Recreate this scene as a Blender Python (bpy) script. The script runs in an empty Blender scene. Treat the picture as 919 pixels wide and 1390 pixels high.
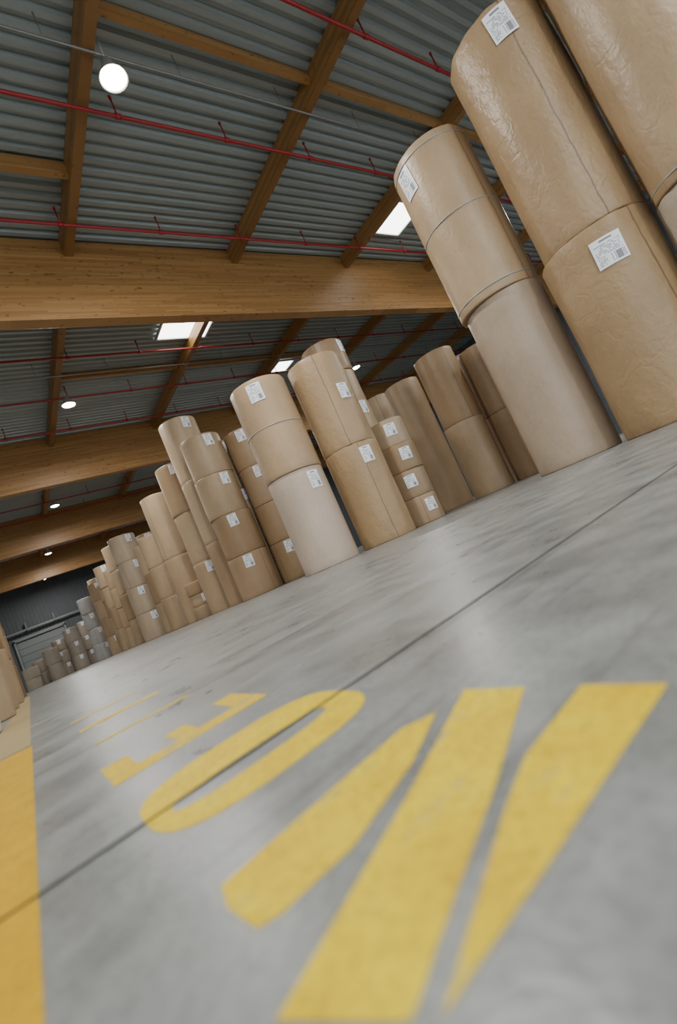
import bpy, math, random, bmesh
from mathutils import Vector, Matrix
random.seed(7)
col=bpy.context.collection
def lin(h):
    h=h.lstrip('#'); o=[]
    for i in (0,2,4):
        v=int(h[i:i+2],16)/255; o.append(v/12.92 if v<=.04045 else ((v+.055)/1.055)**2.4)
    return (*o,1)
# ------------------------------------------------------------ materials
class MB:
    def __init__(s,name):
        s.m=bpy.data.materials.new(name); s.m.use_nodes=True; s.t=s.m.node_tree
        s.b=s.t.nodes['Principled BSDF']; s.out=s.t.nodes['Material Output']
    def n(s,typ,**kw):
        nd=s.t.nodes.new(typ)
        for k,v in kw.items():
            if k in nd.inputs: nd.inputs[k].default_value=v
            else: setattr(nd,k,v)
        return nd
    def l(s,a,b): s.t.links.new(a,b)
    def math(s,op,a,b=None,c=None):
        nd=s.t.nodes.new('ShaderNodeMath'); nd.operation=op
        for i,v in enumerate((a,b,c)):
            if v is None: continue
            if isinstance(v,(int,float)): nd.inputs[i].default_value=v
            else: s.l(v,nd.inputs[i])
        return nd.outputs[0]
    def mix(s,f,a,b,bt='MIX'):
        nd=s.t.nodes.new('ShaderNodeMix'); nd.data_type='RGBA'; nd.blend_type=bt
        for i,v in ((0,f),(6,a),(7,b)):
            if isinstance(v,(int,float,tuple)): nd.inputs[i].default_value=v
            else: s.l(v,nd.inputs[i])
        return nd.outputs[2]
    def coords(s,kind='Object',scale=(1,1,1),rot=0):
        tc=s.n('ShaderNodeTexCoord'); mp=s.n('ShaderNodeMapping'); mp.inputs['Scale'].default_value=scale; mp.inputs['Rotation'].default_value=(0,0,rot)
        s.l(tc.outputs[kind],mp.inputs[0]); return mp.outputs[0]
    def noise(s,vec,scale,detail=4,rough=.55):
        nd=s.n('ShaderNodeTexNoise'); nd.inputs['Scale'].default_value=scale; nd.inputs['Detail'].default_value=detail; nd.inputs['Roughness'].default_value=rough
        s.l(vec,nd.inputs['Vector']); return nd.outputs['Fac']
    def ramp(s,f,*stops):
        nd=s.n('ShaderNodeValToRGB'); e=nd.color_ramp.elements
        while len(e)<len(stops): e.new(.5)
        for i,(p,c) in enumerate(stops):
            e[i].position=p; e[i].color=c if isinstance(c,tuple) else (c,c,c,1)
        s.l(f,nd.inputs[0]); return nd.outputs[0]
    def bump(s,h,st,dist=.01):
        nd=s.n('ShaderNodeBump'); nd.inputs['Strength'].default_value=st; nd.inputs['Distance'].default_value=dist
        s.l(h,nd.inputs['Height']); s.l(nd.outputs[0],s.b.inputs['Normal'])
def simple(name,c,rough=.5,metal=0,var=.12,sc=6):
    m=MB(name); v=m.coords(); n=m.noise(v,sc)
    c=lin(c); d=tuple(x*(1-var*2) for x in c[:3])+(1,)
    m.l(m.mix(n,d,c),m.b.inputs['Base Color']); m.b.inputs['Roughness'].default_value=rough; m.b.inputs['Metallic'].default_value=metal
    return m.m
def emis(name,c,st):
    m=MB(name); m.b.inputs['Base Color'].default_value=lin(c); m.b.inputs['Emission Color'].default_value=lin(c); m.b.inputs['Emission Strength'].default_value=st
    return m.m
# kraft
m=MB('kraft_paper'); oi=m.n('ShaderNodeObjectInfo'); uv=m.coords('UV'); ob=m.coords('Object')
big=m.noise(ob,1.3,3); fib=m.noise(m.coords('Object',(1,1,.15)),60,3)
c=m.mix(m.ramp(big,(.3,.0),(.7,1.)),oi.outputs['Color'],m.mix(1.0,oi.outputs['Color'],(.82,.81,.80,1),'MULTIPLY'))
c=m.mix(m.math('MULTIPLY',m.ramp(fib,(.4,0.),(.7,1.)),.22),c,m.mix(1.0,c,(.72,.70,.66,1),'MULTIPLY'))
sep=m.n('ShaderNodeSeparateXYZ'); m.l(uv,sep.inputs[0])
wob=m.math('MULTIPLY',m.math('SUBTRACT',m.noise(ob,2.5,2),.5),.014)
us=m.math('ADD',sep.outputs[0],wob)
line=m.math('LESS_THAN',m.math('ABSOLUTE',m.math('SUBTRACT',us,.30)),.0026)
c=m.mix(m.math('MULTIPLY',line,.6),c,(.10,.065,.04,1))
m.l(c,m.b.inputs['Base Color']); m.b.inputs['Roughness'].default_value=.42; m.b.inputs['Specular IOR Level'].default_value=.45
wr=m.noise(m.coords('Object',(1,1,.6)),5,4,.6); wr2=m.noise(m.coords('Object',(1,1,.8)),22,4,.6)
cr=m.n('ShaderNodeTexVoronoi',feature='DISTANCE_TO_EDGE'); cr.inputs['Scale'].default_value=2.6
wv=m.n('ShaderNodeVectorMath',operation='ADD'); m.l(ob,wv.inputs[0])
nz_=m.n('ShaderNodeTexNoise'); nz_.inputs['Scale'].default_value=3; m.l(ob,nz_.inputs['Vector']); m.l(nz_.outputs['Color'],wv.inputs[1]); m.l(wv.outputs[0],cr.inputs['Vector'])
crs=m.math('MINIMUM',m.math('MULTIPLY',cr.outputs['Distance'],6.),1.)
flap=m.math('GREATER_THAN',us,.30)
hh=m.math('ADD',m.math('ADD',m.math('MULTIPLY',wr,1.),m.math('MULTIPLY',crs,.12)),m.math('ADD',m.math('MULTIPLY',flap,.3),m.math('ADD',m.math('MULTIPLY',wr2,.22),m.math('MULTIPLY',fib,.04))))
nb=m.n('ShaderNodeBump'); nb.inputs['Distance'].default_value=.035; m.l(hh,nb.inputs['Height'])
m.l(m.math('MULTIPLY',oi.outputs['Alpha'],.6),nb.inputs['Strength']); m.l(nb.outputs[0],m.b.inputs['Normal']); KRAFT=m.m
# roll end
m=MB('roll_end_layers'); ob=m.coords('Object'); sp=m.n('ShaderNodeSeparateXYZ'); m.l(ob,sp.inputs[0])
r=m.math('SQRT',m.math('ADD',m.math('POWER',sp.outputs[0],2.),m.math('POWER',sp.outputs[1],2.)))
w=m.math('SINE',m.math('MULTIPLY',r,260.)); m.l(m.mix(m.math('MULTIPLY_ADD',w,.2,.4),lin('#a98a66'),lin('#8a6c4c')),m.b.inputs['Base Color']); m.b.inputs['Roughness'].default_value=.8; REND=m.m
CORE=simple('roll_core_board','#3a2c20',.9)
STRAP=simple('strap_band','#a9aaa6',.35)
# label
m=MB('shipping_label'); uv=m.coords('UV'); sp=m.n('ShaderNodeSeparateXYZ'); m.l(uv,sp.inputs[0]); U,V=sp.outputs[0],sp.outputs[1]
def band(a,lo,hi): return m.math('MULTIPLY',m.math('GREATER_THAN',a,lo),m.math('LESS_THAN',a,hi))
def wn(vec):
    nd=m.n('ShaderNodeTexWhiteNoise',noise_dimensions='2D'); m.l(vec,nd.inputs['Vector']); return nd.outputs['Value']
def comb(a,b):
    nd=m.n('ShaderNodeCombineXYZ')
    m.l(a,nd.inputs[0]); m.l(b,nd.inputs[1]); return nd.outputs[0]
bars=m.math('GREATER_THAN',wn(comb(m.math('FLOOR',m.math('MULTIPLY',U,42.)),m.math('MULTIPLY',U,0.))),.5)
bc=m.math('MULTIPLY',bars,m.math('MULTIPLY',band(V,.07,.36),band(U,.42,.93)))
row=m.math('FLOOR',m.math('MULTIPLY',V,18.)); odd=m.math('GREATER_THAN',m.math('FRACT',m.math('MULTIPLY',V,18.)),.5)
tx=m.math('GREATER_THAN',wn(comb(m.math('FLOOR',m.math('MULTIPLY',U,24.)),row)),.42)
t1=m.math('MULTIPLY',m.math('MULTIPLY',tx,odd),m.math('MULTIPLY',band(V,.40,.80),band(U,.08,.92)))
t2=m.math('MULTIPLY',m.math('MULTIPLY',tx,odd),m.math('MULTIPLY',band(V,.07,.38),band(U,.08,.36)))
hd=m.math('MULTIPLY',band(V,.86,.93),band(U,.3,.72))
ink=m.math('MINIMUM',m.math('ADD',m.math('ADD',bc,t1),m.math('ADD',t2,hd)),1.)
m.l(m.mix(m.math('MULTIPLY',ink,.8),(.88,.91,.95,1),(.06,.07,.10,1)),m.b.inputs['Base Color']); m.b.inputs['Roughness'].default_value=.4; LABEL=m.m
# concrete
m=MB('concrete_floor'); ob=m.coords('Object')
a=m.noise(ob,.5,4); b=m.noise(ob,5,6,.68); g=m.noise(ob,90,3,.6); st=m.noise(m.coords('Object',(1,.25,1)),2.2,5,.7)
c=m.mix(m.ramp(b,(.3,0.),(.72,1.)),lin('#696b6a'),lin('#989b99'))
c=m.mix(m.math('MULTIPLY',m.ramp(a,(.35,0.),(.7,1.)),.4),c,lin('#a5a5a1'))
c=m.mix(m.math('MULTIPLY',m.ramp(st,(.54,0.),(.75,1.)),.5),c,lin('#4c4d4c'))
c=m.mix(m.math('MULTIPLY',m.ramp(g,(.45,0.),(.75,1.)),.45),c,lin('#525352'))
# tyre scuffs in several directions, and fine scratches
for sc_,rt,lo,hi,am,cc in (((.35,3.6,1),0,.57,.66,.6,'#333434'),((.3,4.2,1),.5,.59,.67,.55,'#383939'),((.8,30,1),-.25,.61,.68,.6,'#3c3d3d'),((.8,26,1),1.1,.62,.69,.55,'#404141')):
    q=m.noise(m.coords('Object',sc_,rt),1.6,6,.75)
    c=m.mix(m.math('MULTIPLY',m.ramp(q,(lo,0.),(hi,1.)),am),c,lin(cc))
m.l(c,m.b.inputs['Base Color'])
m.l(m.ramp(b,(.25,.22),(.75,.45)),m.b.inputs['Roughness']); m.b.inputs['Specular IOR Level'].default_value=.5
m.bump(m.math('ADD',m.math('MULTIPLY',b,.6),m.math('MULTIPLY',g,.3)),.18,.01); CONC=m.m
JOINT=simple('joint_filler','#262626',.8)
# paint
def paint(name,c1,c2,wear,k2=.9,dk='#8f7a00'):
    m=MB(name); ob=m.coords('Object'); b=m.noise(ob,16,6,.65); g=m.noise(ob,110,4,.75); s=m.noise(m.coords('Object',(1,5,1),.3),6,6,.75)
    c=m.mix(m.ramp(b,(.3,0.),(.7,1.)),lin(c1),lin(c2)); c=m.mix(m.math('MULTIPLY',m.ramp(g,(.47,0.),(.66,1.)),.45),c,lin(dk))
    k=m.math('ADD',m.math('MULTIPLY',b,.5),m.math('MULTIPLY',s,.5))
    c=m.mix(m.math('MULTIPLY',m.ramp(k,(wear,0.),(wear+.08,1.)),k2),c,lin('#868780'))
    m.l(c,m.b.inputs['Base Color']); m.b.inputs['Roughness'].default_value=.55; m.b.inputs['Specular IOR Level'].default_value=.25; m.bump(g,.1,.003); return m.m
YEL=paint('yellow_floor_paint','#dcb400','#f4d800',.56,.6)
YELO=paint('worn_yellow_paint','#d8b200','#e8c800',.53,.75)
STR=paint('yellow_line_paint','#c29400','#d8aa00',.60,.6)
# wood
m=MB('glulam_timber'); ob=m.coords('Object'); sp=m.n('ShaderNodeSeparateXYZ'); m.l(ob,sp.inputs[0])
lam=m.math('FRACT',m.math('MULTIPLY',sp.outputs[2],22.)); li=m.math('FLOOR',m.math('MULTIPLY',sp.outputs[2],22.))
cm=m.n('ShaderNodeCombineXYZ'); m.l(m.math('FLOOR',m.math('MULTIPLY',m.math('ADD',sp.outputs[0],m.math('MULTIPLY',li,.73)),.55)),cm.inputs[0]); m.l(li,cm.inputs[1])
w_=m.n('ShaderNodeTexWhiteNoise',noise_dimensions='2D'); m.l(cm.outputs[0],w_.inputs['Vector'])
gr=m.noise(m.coords('Object',(.6,.6,14)),3,5,.6); kn=m.noise(m.coords('Object',(3,3,9)),2.2,2)
c=m.mix(w_.outputs['Value'],lin('#9a7040'),lin('#b68c56'))
c=m.mix(m.math('MULTIPLY',gr,.5),c,lin('#80592e'))
c=m.mix(m.math('MULTIPLY',m.math('LESS_THAN',lam,.08),.5),c,lin('#62421f'))
c=m.mix(m.ramp(kn,(.64,0.),(.72,.75)),c,lin('#5d3a1a'))
m.l(c,m.b.inputs['Base Color']); m.b.inputs['Roughness'].default_value=.45; WOOD=m.m
m=MB('galvanised_decking'); ob=m.coords('Object'); n=m.noise(m.coords('Object',(.15,2,1)),2,4)
m.l(m.mix(n,lin('#868f8e'),lin('#a6aeac')),m.b.inputs['Base Color']); m.b.inputs['Metallic'].default_value=.2; m.b.inputs['Roughness'].default_value=.38; DECK=m.m
RED=simple('red_pipe_paint','#a3242a',.4); GREY=simple('galvanised_steel','#8f918f',.4,.5)
WALL=simple('wall_cladding','#5b6064',.7,0,.1,2)
DOOR=simple('door_panel_paint','#7b8180',.45,0,.05); BLUE=simple('blue_tape','#3d78b5',.4)
LAMP=emis('lamp_glow','#fff6e2',40); SKY=emis('skylight_glow','#fbfaf4',7); HOUS=simple('lamp_housing','#b9bab6',.4,.3)
# ------------------------------------------------------------ helpers
def obj(name,me,mats=(),parent=None,loc=None):
    o=bpy.data.objects.new(name,me); col.objects.link(o)
    for x in mats: me.materials.append(x)
    if parent: o.parent=parent
    if loc: o.location=loc
    return o
def boxes(name,lst,mats,parent=None,bev=0):
    """lst of (x0,x1,y0,y1,z0,z1,matindex)"""
    bm=bmesh.new()
    for q in lst:
        x0,x1,y0,y1,z0,z1=q[:6]; mi=q[6] if len(q)>6 else 0
        vs=[bm.verts.new((x,y,z)) for x in (x0,x1) for y in (y0,y1) for z in (z0,z1)]
        for f in ((0,1,3,2),(4,6,7,5),(0,4,5,1),(2,3,7,6),(0,2,6,4),(1,5,7,3)):
            fc=bm.faces.new([vs[i] for i in f]); fc.material_index=mi
    bmesh.ops.recalc_face_normals(bm,faces=bm.faces)
    me=bpy.data.meshes.new(name); bm.to_mesh(me); bm.free()
    o=obj(name,me,mats,parent)
    if bev:
        b=o.modifiers.new('bevel','BEVEL'); b.width=bev; b.segments=2
    return o
def tube(bm,p0,p1,r,seg=8,mi=0):
    p0=Vector(p0);p1=Vector(p1); d=(p1-p0).normalized(); a=d.orthogonal().normalized(); b=d.cross(a)
    R=[[bm.verts.new(p+a*math.cos(t)*r+b*math.sin(t)*r) for t in [2*math.pi*i/seg for i in range(seg)]] for p in (p0,p1)]
    for i in range(seg):
        f=bm.faces.new((R[0][i],R[0][(i+1)%seg],R[1][(i+1)%seg],R[1][i])); f.smooth=True; f.material_index=mi
    for k in R:
        f=bm.faces.new(k); f.material_index=mi
def finish(bm,name,mats,parent=None,loc=None):
    bmesh.ops.recalc_face_normals(bm,faces=bm.faces)
    me=bpy.data.meshes.new(name); bm.to_mesh(me); bm.free(); return obj(name,me,mats,parent,loc)
# ------------------------------------------------------------ rolls
KC=['#b39a7a','#ab9071','#b89f7f','#a38866','#bba384']
def roll(x,y,z0,h,D,color=None,labels=(),straps=(),seam=None,name='paper_roll',seg=72,rough=1.0,smat=None):
    """one wound paper roll: body, rounded ends, core, labels, straps. label=(angle offset rad from aisle side,height frac,w,h,tilt)"""
    r=D/2; bm=bmesh.new(); uvl=bm.loops.layers.uv.new('UVMap')
    face=math.atan2(-y,-x)           # direction towards the aisle end
    rnd=random.Random(int(x*977+y*131+z0*57))
    seam=rnd.random()*6.28 if seam is None else face+seam-.30*2*math.pi
    e=.018
    prof=[(.055,.10,2),(.055,.004,2),(r*.55,.002,1),(r-e,.0,1),(r-e*.3,e*.3,0),(r,e*1.2,0)]
    nz=max(3,int(h/.12))
    for i in range(1,nz): prof.append((r,e*1.2+(h-2.4*e)*i/nz,0))
    prof+=[(r,h-e*1.2,0),(r-e*.3,h-e*.3,0),(r-e,h,0),(r*.55,h-.002,1),(.055,h-.004,1),(.055,h-.10,2)]
    ph=[rnd.random()*6.28 for _ in range(4)]
    def rr(rad,t,z):
        if rad<r*.8: return rad
        return rad+rough*(.0022*math.sin(3*t+ph[0]+z*1.3)+.0018*math.sin(7*t+ph[1]-z*3)+.0012*math.sin(13*t+ph[2]+z*6)*math.exp(-min(z,h-z)*4)*2)
    rings=[]
    for rad,z,mi in prof:
        rings.append([bm.verts.new((rr(rad,2*math.pi*i/seg,z)*math.cos(2*math.pi*i/seg),rr(rad,2*math.pi*i/seg,z)*math.sin(2*math.pi*i/seg),z)) for i in range(seg)])
    for k in range(len(rings)-1):
        mi=prof[k+1][2] if k<4 else prof[k][2]
        if k>=len(rings)-4: mi=prof[k+1][2]
        for i in range(seg):
            j=(i+1)%seg
            f=bm.faces.new((rings[k][i],rings[k][j],rings[k+1][j],rings[k+1][i])); f.smooth=(mi==0); f.material_index=mi
            t0=((2*math.pi*i/seg-seam)%(2*math.pi))/(2*math.pi)
            for lp,(uu,vv) in zip(f.loops,((t0,prof[k][1]),(t0+1/seg,prof[k][1]),(t0+1/seg,prof[k+1][1]),(t0,prof[k+1][1]))): lp[uvl].uv=(uu,vv)
    for k in (0,-1):
        f=bm.faces.new(rings[k]); f.material_index=2
    bmesh.ops.recalc_face_normals(bm,faces=bm.faces)
    for (ao,hf,w,lh,tilt) in labels:
        n=6; A=face+ao; zc=h*hf; g=[]
        for i in range(n+1):
            cl=[]
            for j in range(3):
                a=(i/n-.5)*w; b=(j/2-.5)*lh
                a2=a*math.cos(tilt)-b*math.sin(tilt); b2=a*math.sin(tilt)+b*math.cos(tilt)
                t=A+a2/r; cl.append(bm.verts.new(((r+.010)*math.cos(t),(r+.010)*math.sin(t),zc+b2)))
            g.append(cl)
        for i in range(n):
            for j in range(2):
                f=bm.faces.new((g[i][j],g[i+1][j],g[i+1][j+1],g[i][j+1])); f.material_index=3; f.smooth=True
                for lp,(uu,vv) in zip(f.loops,((i/n,j/2),((i+1)/n,j/2),((i+1)/n,(j+1)/2),(i/n,(j+1)/2))): lp[uvl].uv=(uu,vv)
    for sf in straps:
        zc=h*sf; pr=[(r+.001,zc-.009),(r+.009,zc-.008),(r+.009,zc+.008),(r+.001,zc+.009)]
        R=[[bm.verts.new((a*math.cos(2*math.pi*i/seg),a*math.sin(2*math.pi*i/seg),b)) for i in range(seg)] for a,b in pr]
        for k in range(3):
            for i in range(seg):
                f=bm.faces.new((R[k][i],R[k][(i+1)%seg],R[k+1][(i+1)%seg],R[k+1][i])); f.material_index=4; f.smooth=True
    me=bpy.data.meshes.new('paper_roll'); bm.to_mesh(me); bm.free()
    o=obj(name,me,(KRAFT,REND,CORE,LABEL,smat or STRAP),loc=(x,y,z0))
    c=lin(color or rnd.choice(KC)); k=rnd.uniform(.90,1.04); o.color=(c[0]*k,c[1]*k,c[2]*k,min(1.0,.3+.24*rough))
    return o
def stack(x,y,D,H,n,lab=True,jit=.025,color=None,seg=48,side=.2):
    rnd=random.Random(int(x*31+y*17)); h=H/n
    for i in range(n):
        L=[]
        if lab and rnd.random()<.85:
            L=[(side+rnd.uniform(-.35,.35),1-.22/h if h>.7 else .6,.26,.34 if h>.7 else .28,rnd.uniform(-.06,.06))]
        roll(x+rnd.uniform(-jit,jit),y+rnd.uniform(-jit,jit),h*i,h-.001,D*rnd.uniform(.98,1.0),color,L,(),None,seg=seg)
# near, hand-described stacks
roll(7.40,.80,0,2.40,1.28,'#c9bda9',[],(.06,),seam=-.2,rough=3)
roll(7.38,.80,2.40,3.7,1.28,'#b19775',[(.2,.93,.3,.38,0)],(.03,),seam=.9,rough=2)
roll(7.30,2.16,0,2.60,1.35,'#aa8f6b',[(.17,.85,.34,.36,-.03)],(),seam=.75,rough=2.5)
roll(7.30,2.12,2.60,3.15,1.29,'#af936f',[(.27,.91,.30,.42,.05)],(),seam=.38,rough=3)
roll(7.16,3.52,0,2.70,1.18,'#b3a08b',[],(),seam=2.2,rough=.4)
roll(7.13,3.55,2.70,2.64,1.24,'#b39a7a',[(-.72,.86,.28,.44,.06)],(.05,.52,.955),seam=.9)
stack(7.95,7.67,.90,2.52,4,side=.45)
roll(6.67,7.65,0,2.12,1.2,'#a98d69',[(.5,.86,.26,.34,0)],(),seam=.3,rough=2.5)
roll(6.67,7.65,2.12,2.08,1.2,'#af9471',[(.7,.55,.26,.34,0)],(),seam=.1,rough=3)
roll(5.40,8.15,0,2.02,1.2,'#c6b4a2',[(.62,.86,.26,.36,0)],(),seam=2,rough=.4)
roll(5.39,8.13,2.02,2.05,1.22,'#b59a79',[(-.1,.86,.3,.38,0)],(.5,),seam=2)
stack(8.52,9.22,1.2,5.45,6,side=.95)
stack(7.0,12.28,1.2,4.70,4); stack(6.8,13.52,1.18,4.85,3); stack(5.8,12.7,1.2,4.9,4,side=.3)
stack(5.9,14.05,1.2,6.1,3); stack(5.75,15.42,1.2,5.15,3); stack(5.6,17.8,1.2,4.93,2,lab=False)
stack(7.3,15.9,1.2,5.0,4); stack(5.55,16.66,1.05,1.3,3); stack(5.5,19.85,1.2,3.93,3); stack(5.6,21.3,1.2,3.9,3); stack(7.2,18.2,1.2,5.2,3)
stack(5.1,23.1,1.2,4.92,4,side=.3,color='#bda990'); stack(6.5,24.2,1.2,4.9,4); stack(5.35,26.6,1.2,5.3,4); stack(5.3,28.2,1.2,4.4,4); stack(5.2,30.0,1.2,5.0,4)
stack(5.4,32.2,1.2,4.3,4); stack(5.2,34.4,1.2,4.8,4); stack(5.6,36.6,1.2,5.38,4); stack(4.7,37.8,1.2,4.47,4,color='#a9a8a6'); stack(4.9,39.4,1.2,3.6,4)
# back rows
stack(11.7,8.35,1.2,4.4,2,lab=False); stack(12.2,10.3,1.2,4.5,1,lab=False); stack(12.8,12.2,1.2,4.9,2,lab=False)
stack(12.9,7.70,1.15,4.15,2,lab=False); stack(12.0,6.4,1.2,3.85,2,lab=False); stack(13.4,6.1,1.2,4.3,2,lab=False); stack(14.2,9.2,1.2,4.6,2,lab=False)
for i,(x,hh) in enumerate(((.45,1.9),(1.25,2.3),(2.1,2.8),(2.95,3.4),(3.9,3.9),(5.2,4.2))):
    stack(x,46.5+(i%2)*1.3,1.15,hh*.9,2+(i>2),lab=i>2,seg=32,side=0,color='#a59a8b')
# left-hand stacks beside the aisle
roll(-.80,4.1,0,.62,1.2,'#cfc9be',[],(.93,),smat=BLUE); roll(-.84,4.1,.62,1.3,1.16,'#c9b9a2',[],(.5,))
for (x,y,hh,n) in ((-.76,6.2,2.6,2),(-.74,8.6,3.0,2),(-.74,12.,3.4,3),(-.74,16.,3.4,3),(-.74,22.,3.6,3),(-.8,30,3.6,3)):
    stack(x,y,1.2,hh,n,lab=False)
# ------------------------------------------------------------ shell
X0,X1,Y0,Y1=-13,27,-9,51
ZD=9.15
boxes('floor',[(X0,X1,Y0,Y1,-.2,0)],[CONC])
# corrugated roof deck
bm=bmesh.new(); per=.25; y=Y0; prof=[]
while y<Y1:
    prof+=[(y,ZD),(y+.10,ZD),(y+.135,ZD+.09),(y+.215,ZD+.09)]; y+=per
ra=[bm.verts.new((X0,a,b)) for a,b in prof]; rb=[bm.verts.new((X1,a,b)) for a,b in prof]
for i in range(len(prof)-1): bm.faces.new((ra[i],rb[i],rb[i+1],ra[i+1]))
ta=[bm.verts.new((a,b,ZD+.2)) for a,b in ((X0,Y0),(X1,Y0),(X1,Y1),(X0,Y1))]; bm.faces.new(ta)
finish(bm,'ceiling',[DECK])
ZT=ZD-.004
for yb in (-.3,9.9,20.4,30.5,40.4):
    boxes('glulam_beam',[(X0+.3,X1-.3,yb,yb+.32,7.15,ZT)],[WOOD],bev=.01)
ys=[Y0,-.3,9.9,20.4,30.5,40.4,Y1]
for x in (-9.3,-5.1,-.85,3.32,7.55,11.75,16.,20.2,24.4):
    boxes('roof_purlin',[(x-.09,x+.09,(ys[i]+.33 if i else Y0+.1),ys[i+1]-.01 if i<5 else Y1-.3,ZD-.42,ZT) for i in range(6)],[WOOD])
# blocking timbers across the bays
for yb in (5.15,15.6,25.8,36):
    for a,b in ((3.41,7.46),(7.64,11.66),(11.84,15.9)): boxes('blocking_timber',[(a,b,yb-.05,yb+.05,ZD-.22,ZD-.02)],[WOOD])
for yb in (7.95,11.9,23.5):
    for a,b in ((-.76,3.23),(-5,-.94)): boxes('blocking_timber',[(a,b,yb-.06,yb+.06,ZD-.3,ZD-.02)],[WOOD])
# sprinkler pipes
for y in (1.4,3.96,6.42,8.9,11.4,13.85,16.3,18.8,22,24.6,27.2,29.6,32.5,35,38,42,45,48):
    bm=bmesh.new(); z=8.64
    tube(bm,(X0+.3,y,z),(X1-.3,y,z),.033,8)
    x=X0+1.1+(y*1.7)%1
    while x<X1-1:
        tube(bm,(x,y,z),(x,y,z+.38),.016,6); tube(bm,(x,y,z+.38),(x,y,z+.42),.03,8)
        tube(bm,(x-.05,y,z),(x+.05,y,z),.048,8); x+=2.12
    finish(bm,'sprinkler_pipe',[RED])
for y in (5.55,14.9,25.2,35.5):
    bm=bmesh.new(); tube(bm,(X0+.3,y,8.68),(X1-.3,y,8.68),.020,8)
    for i in range(18): tube(bm,(X0+1+i*2.1,y,8.68),(X0+1+i*2.1,y,ZT),.008,6)
    finish(bm,'electrical_conduit',[GREY])
# skylights
for (x0,x1,y0,y1) in ((6.35,8.05,12.2,13.9),(12.35,13.4,7.5,8.7),(12.4,13.2,16.2,17.1),(-3,-1.4,12.3,14.2),(-3,-1.4,2.5,4.3),(12.5,13.9,-4,-2.5),(4.5,6.2,-5,-3),(-3,-1.4,-5,-3),(5.2,6.8,33,35)):
    boxes('skylight',[(x0,x1,y0,y1,ZD-.04,ZD-.02,0),(x0-.06,x0,y0-.06,y1+.06,ZD-.08,ZT,1),(x1,x1+.06,y0-.06,y1+.06,ZD-.08,ZT,1),(x0,x1,y0-.06,y0,ZD-.08,ZT,1),(x0,x1,y1,y1+.06,ZD-.08,ZT,1)],[SKY,HOUS])
# lamps
def lamp(x,y,z=8.2,p=420):
    bm=bmesh.new(); seg=28
    prof=[(.05,.30),(.09,.28),(.10,.17),(.15,.10),(.215,-.02),(.225,-.04),(.205,-.03),(.14,.085),(.02,.12)]
    R=[[bm.verts.new((a*math.cos(2*math.pi*i/seg),a*math.sin(2*math.pi*i/seg),b)) for i in range(seg)] for a,b in prof]
    for k in range(len(R)-1):
        for i in range(seg):
            f=bm.faces.new((R[k][i],R[k][(i+1)%seg],R[k+1][(i+1)%seg],R[k+1][i])); f.smooth=True
    lens=[bm.verts.new((.19*math.cos(2*math.pi*i/seg),.19*math.sin(2*math.pi*i/seg),-.02)) for i in range(seg)]
    low=[bm.verts.new((.10*math.cos(2*math.pi*i/seg),.10*math.sin(2*math.pi*i/seg),-.06)) for i in range(seg)]
    for i in range(seg):
        f=bm.faces.new((lens[i],lens[(i+1)%seg],low[(i+1)%seg],low[i])); f.material_index=1; f.smooth=True
    f=bm.faces.new(low); f.material_index=1
    tube(bm,(0,0,.29),(0,0,ZT-z),.012,6)
    o=finish(bm,'high_bay_lamp',[HOUS,LAMP],loc=(x,y,z))
    ld=bpy.data.lights.new('lamp_light','AREA'); ld.shape='DISK'; ld.size=.4; ld.energy=p; ld.color=(1,.97,.92)
    lo=bpy.data.objects.new('lamp_light',ld); col.objects.link(lo); lo.parent=o; lo.location=(0,0,-.09)
for y in (-5,5.5,15.9,26.6,37.2,46.5):
    for x in (-9,3.5,16.4):
        lamp(x,y,p=400 if y<20 else 330)
# walls
def clad(bm,p,n,L,z0,z1,d,per=.3,amp=.03):
    """vertical-rib cladding from p along dir d"""
    k=int(L/per); pts=[]
    for i in range(k):
        for a,b in ((0,0),(.4,0),(.5,amp),(.9,amp)): pts.append((i*per+a*per,b))
    lo=[bm.verts.new((p[0]+d[0]*a+n[0]*b,p[1]+d[1]*a+n[1]*b,z0)) for a,b in pts]
    hi=[bm.verts.new((p[0]+d[0]*a+n[0]*b,p[1]+d[1]*a+n[1]*b,z1)) for a,b in pts]
    for i in range(len(pts)-1): bm.faces.new((lo[i],lo[i+1],hi[i+1],hi[i]))
bm=bmesh.new(); clad(bm,(X0,Y1-.05),(0,-1),X1-X0,0,ZD+.1,(1,0)); finish(bm,'wall_far',[WALL])
bm=bmesh.new(); clad(bm,(X1,Y0),(-1,0),Y1-Y0,0,ZD+.1,(0,1)); finish(bm,'wall_right',[WALL])
bm=bmesh.new(); clad(bm,(X0,Y0),(1,0),Y1-Y0,0,ZD+.1,(0,1)); finish(bm,'wall_left',[WALL])
# sectional door + rail on the far wall
pan=[(.2,3.9,Y1-.2,Y1-.12,.02+i*.6,.6+i*.6,0) for i in range(7)]
fr=[(.02,.18,Y1-.3,Y1-.1,0,4.45,1),(3.92,4.08,Y1-.3,Y1-.1,0,4.45,1),(.02,4.08,Y1-.3,Y1-.1,4.3,4.55,1),(-2,6.5,Y1-.5,Y1-.35,5.0,5.15,1)]
fr+=[(x,x+.08,Y1-.5,Y1-.1,5.0,5.7,1) for x in (-1,1.2,3.4,5.6)]
boxes('door_1',pan+fr,[DOOR,GREY],bev=.01)
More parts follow.
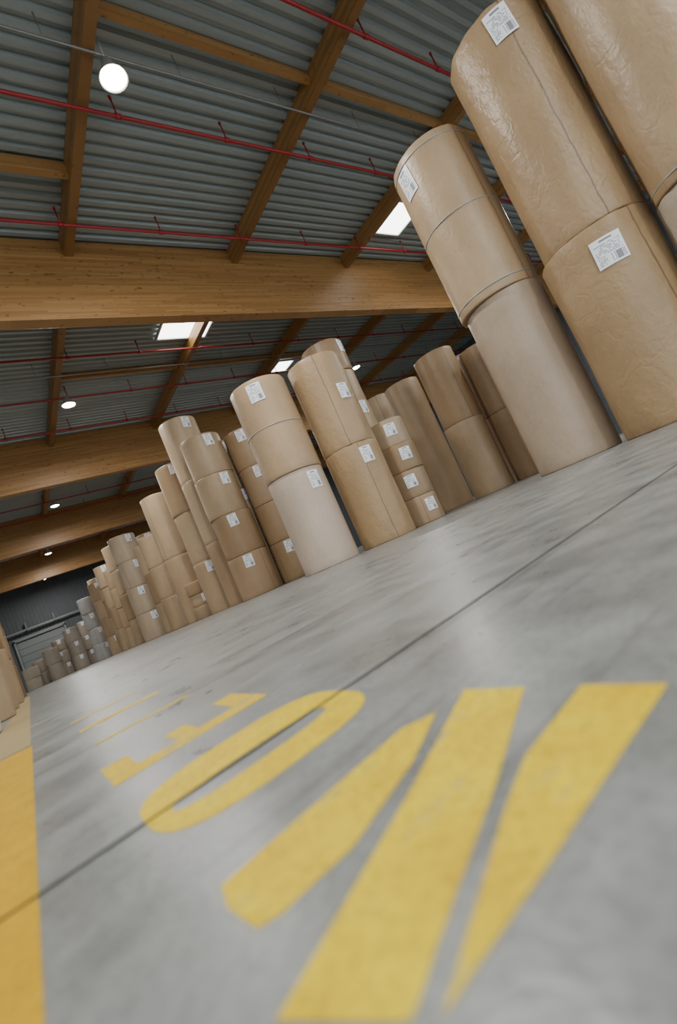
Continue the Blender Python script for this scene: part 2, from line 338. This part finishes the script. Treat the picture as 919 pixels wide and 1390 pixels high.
# ------------------------------------------------------------ floor marks
def poly(name,polys,mat,z=.0006):
    bm=bmesh.new()
    for P_ in polys:
        if isinstance(P_,tuple):
            o_,i_=P_; n=len(o_)
            a=[bm.verts.new((x,y,z)) for x,y in o_]; b=[bm.verts.new((x,y,z)) for x,y in i_]
            for i in range(n): bm.faces.new((a[i],a[(i+1)%n],b[(i+1)%n],b[i]))
        else:
            bm.faces.new([bm.verts.new((x,y,z)) for x,y in P_])
    bmesh.ops.recalc_face_normals(bm,faces=bm.faces)
    for f in bm.faces:
        f.normal_update()
        if f.normal.z<0: f.normal_flip()
    bmesh.ops.triangulate(bm,faces=[f for f in bm.faces if len(f.verts)>4])
    me=bpy.data.meshes.new(name); bm.to_mesh(me); bm.free(); return obj(name,me,[mat])
def sup(cx_,cy_,a,b,n=3.0,k=48):
    out=[]
    for i in range(k):
        t=2*math.pi*i/k; c_,s_=math.cos(t),math.sin(t)
        out.append((cx_+a*math.copysign(abs(c_)**(2/n),c_),cy_+b*math.copysign(abs(s_)**(2/n),s_)))
    return out
A=[(.293,.379),(.262,.399),(.064,.389),(.058,.358),(.062,.318),(.077,.312),(.132,.311),(.220,.340)]
B=[(.337,.377),(.342,.306),(.218,.251),(.103,.206),(.078,.195),(.043,.254),(.071,.265),(.193,.313)]
C=[(.345,.251),(.346,.185),(.263,.185),(.165,.184),(.110,.185),(.085,.185),(.112,.196),(.201,.231),(.248,.246)]
E=[[(.055,.845),(.32,.845),(.32,.905),(.055,.905)],[(.055,.905),(.10,.905),(.10,1.02),(.055,1.02)],[(.165,.905),(.205,.905),(.205,1.0),(.165,1.0)],[(.275,.905),(.32,.905),(.32,1.04),(.275,1.04)]]
poly('floor_lettering',[A,B,C,(sup(.194,.612,.140,.116),sup(.185,.594,.105,.028,2.5))],YEL)
poly('worn_floor_lettering',E+[[(.08,1.73),(.32,1.73),(.32,1.80),(.08,1.80)],[(.08,2.15),(.32,2.15),(.32,2.2),(.08,2.2)],[(.08,1.33),(.32,1.33),(.30,1.36),(.08,1.36)]],YELO)
poly('floor_line',[[(-.21,-3),(-.046,-3),(-.046,2.1),(-.21,2.1)]],STR)
poly('faded_floor_line',[[(-.21,2.14),(-.05,2.14),(-.05,18),(-.21,18)]],paint('faded_line_paint','#a8905a','#b09d70',.52,.8,'#857548'))
J=[]
for y in (.612,6.6,12.6,18.6,24.6,30.6): 
    w_=.004 if y<1 else .006
    J.append([(X0,y-w_),(X1,y-w_),(X1,y+w_),(X0,y+w_)])
for x in (-6,6.2,12.2): J.append([(x-.004,Y0),(x+.004,Y0),(x+.004,Y1),(x-.004,Y1)])
poly('floor_joint',J,JOINT,.0010)
# ------------------------------------------------------------ light & world
W=bpy.data.worlds.new('world'); bpy.context.scene.world=W; W.use_nodes=True
bg=W.node_tree.nodes['Background']; bg.inputs[0].default_value=(.87,.95,1,1); bg.inputs[1].default_value=2.7
# ------------------------------------------------------------ camera
f=640.0; sl=0.44; c=1/math.sqrt(1+sl*sl); s=sl*c
p=math.atan(59/640.0); th=math.atan(484/642.7)
fh=Vector((math.sin(th),math.cos(th),0)); r0=Vector((math.cos(th),-math.sin(th),0)); z=Vector((0,0,1))
fw=fh*math.cos(p)+z*math.sin(p); up0=z*math.cos(p)-fh*math.sin(p)
cx=r0*c-up0*s; cy=r0*s+up0*c
cam=bpy.data.cameras.new('camera'); co=bpy.data.objects.new('camera',cam); col.objects.link(co)
cam.sensor_fit='HORIZONTAL'; cam.sensor_width=36; cam.lens=f/919*36; cam.shift_y=-8/919; cam.clip_start=.01
co.matrix_world=Matrix(((cx.x,cy.x,-fw.x,0),(cx.y,cy.y,-fw.y,0),(cx.z,cy.z,-fw.z,.18),(0,0,0,1)))
cam.dof.use_dof=True; cam.dof.focus_distance=7.5; cam.dof.aperture_fstop=3.4
bpy.context.scene.camera=co
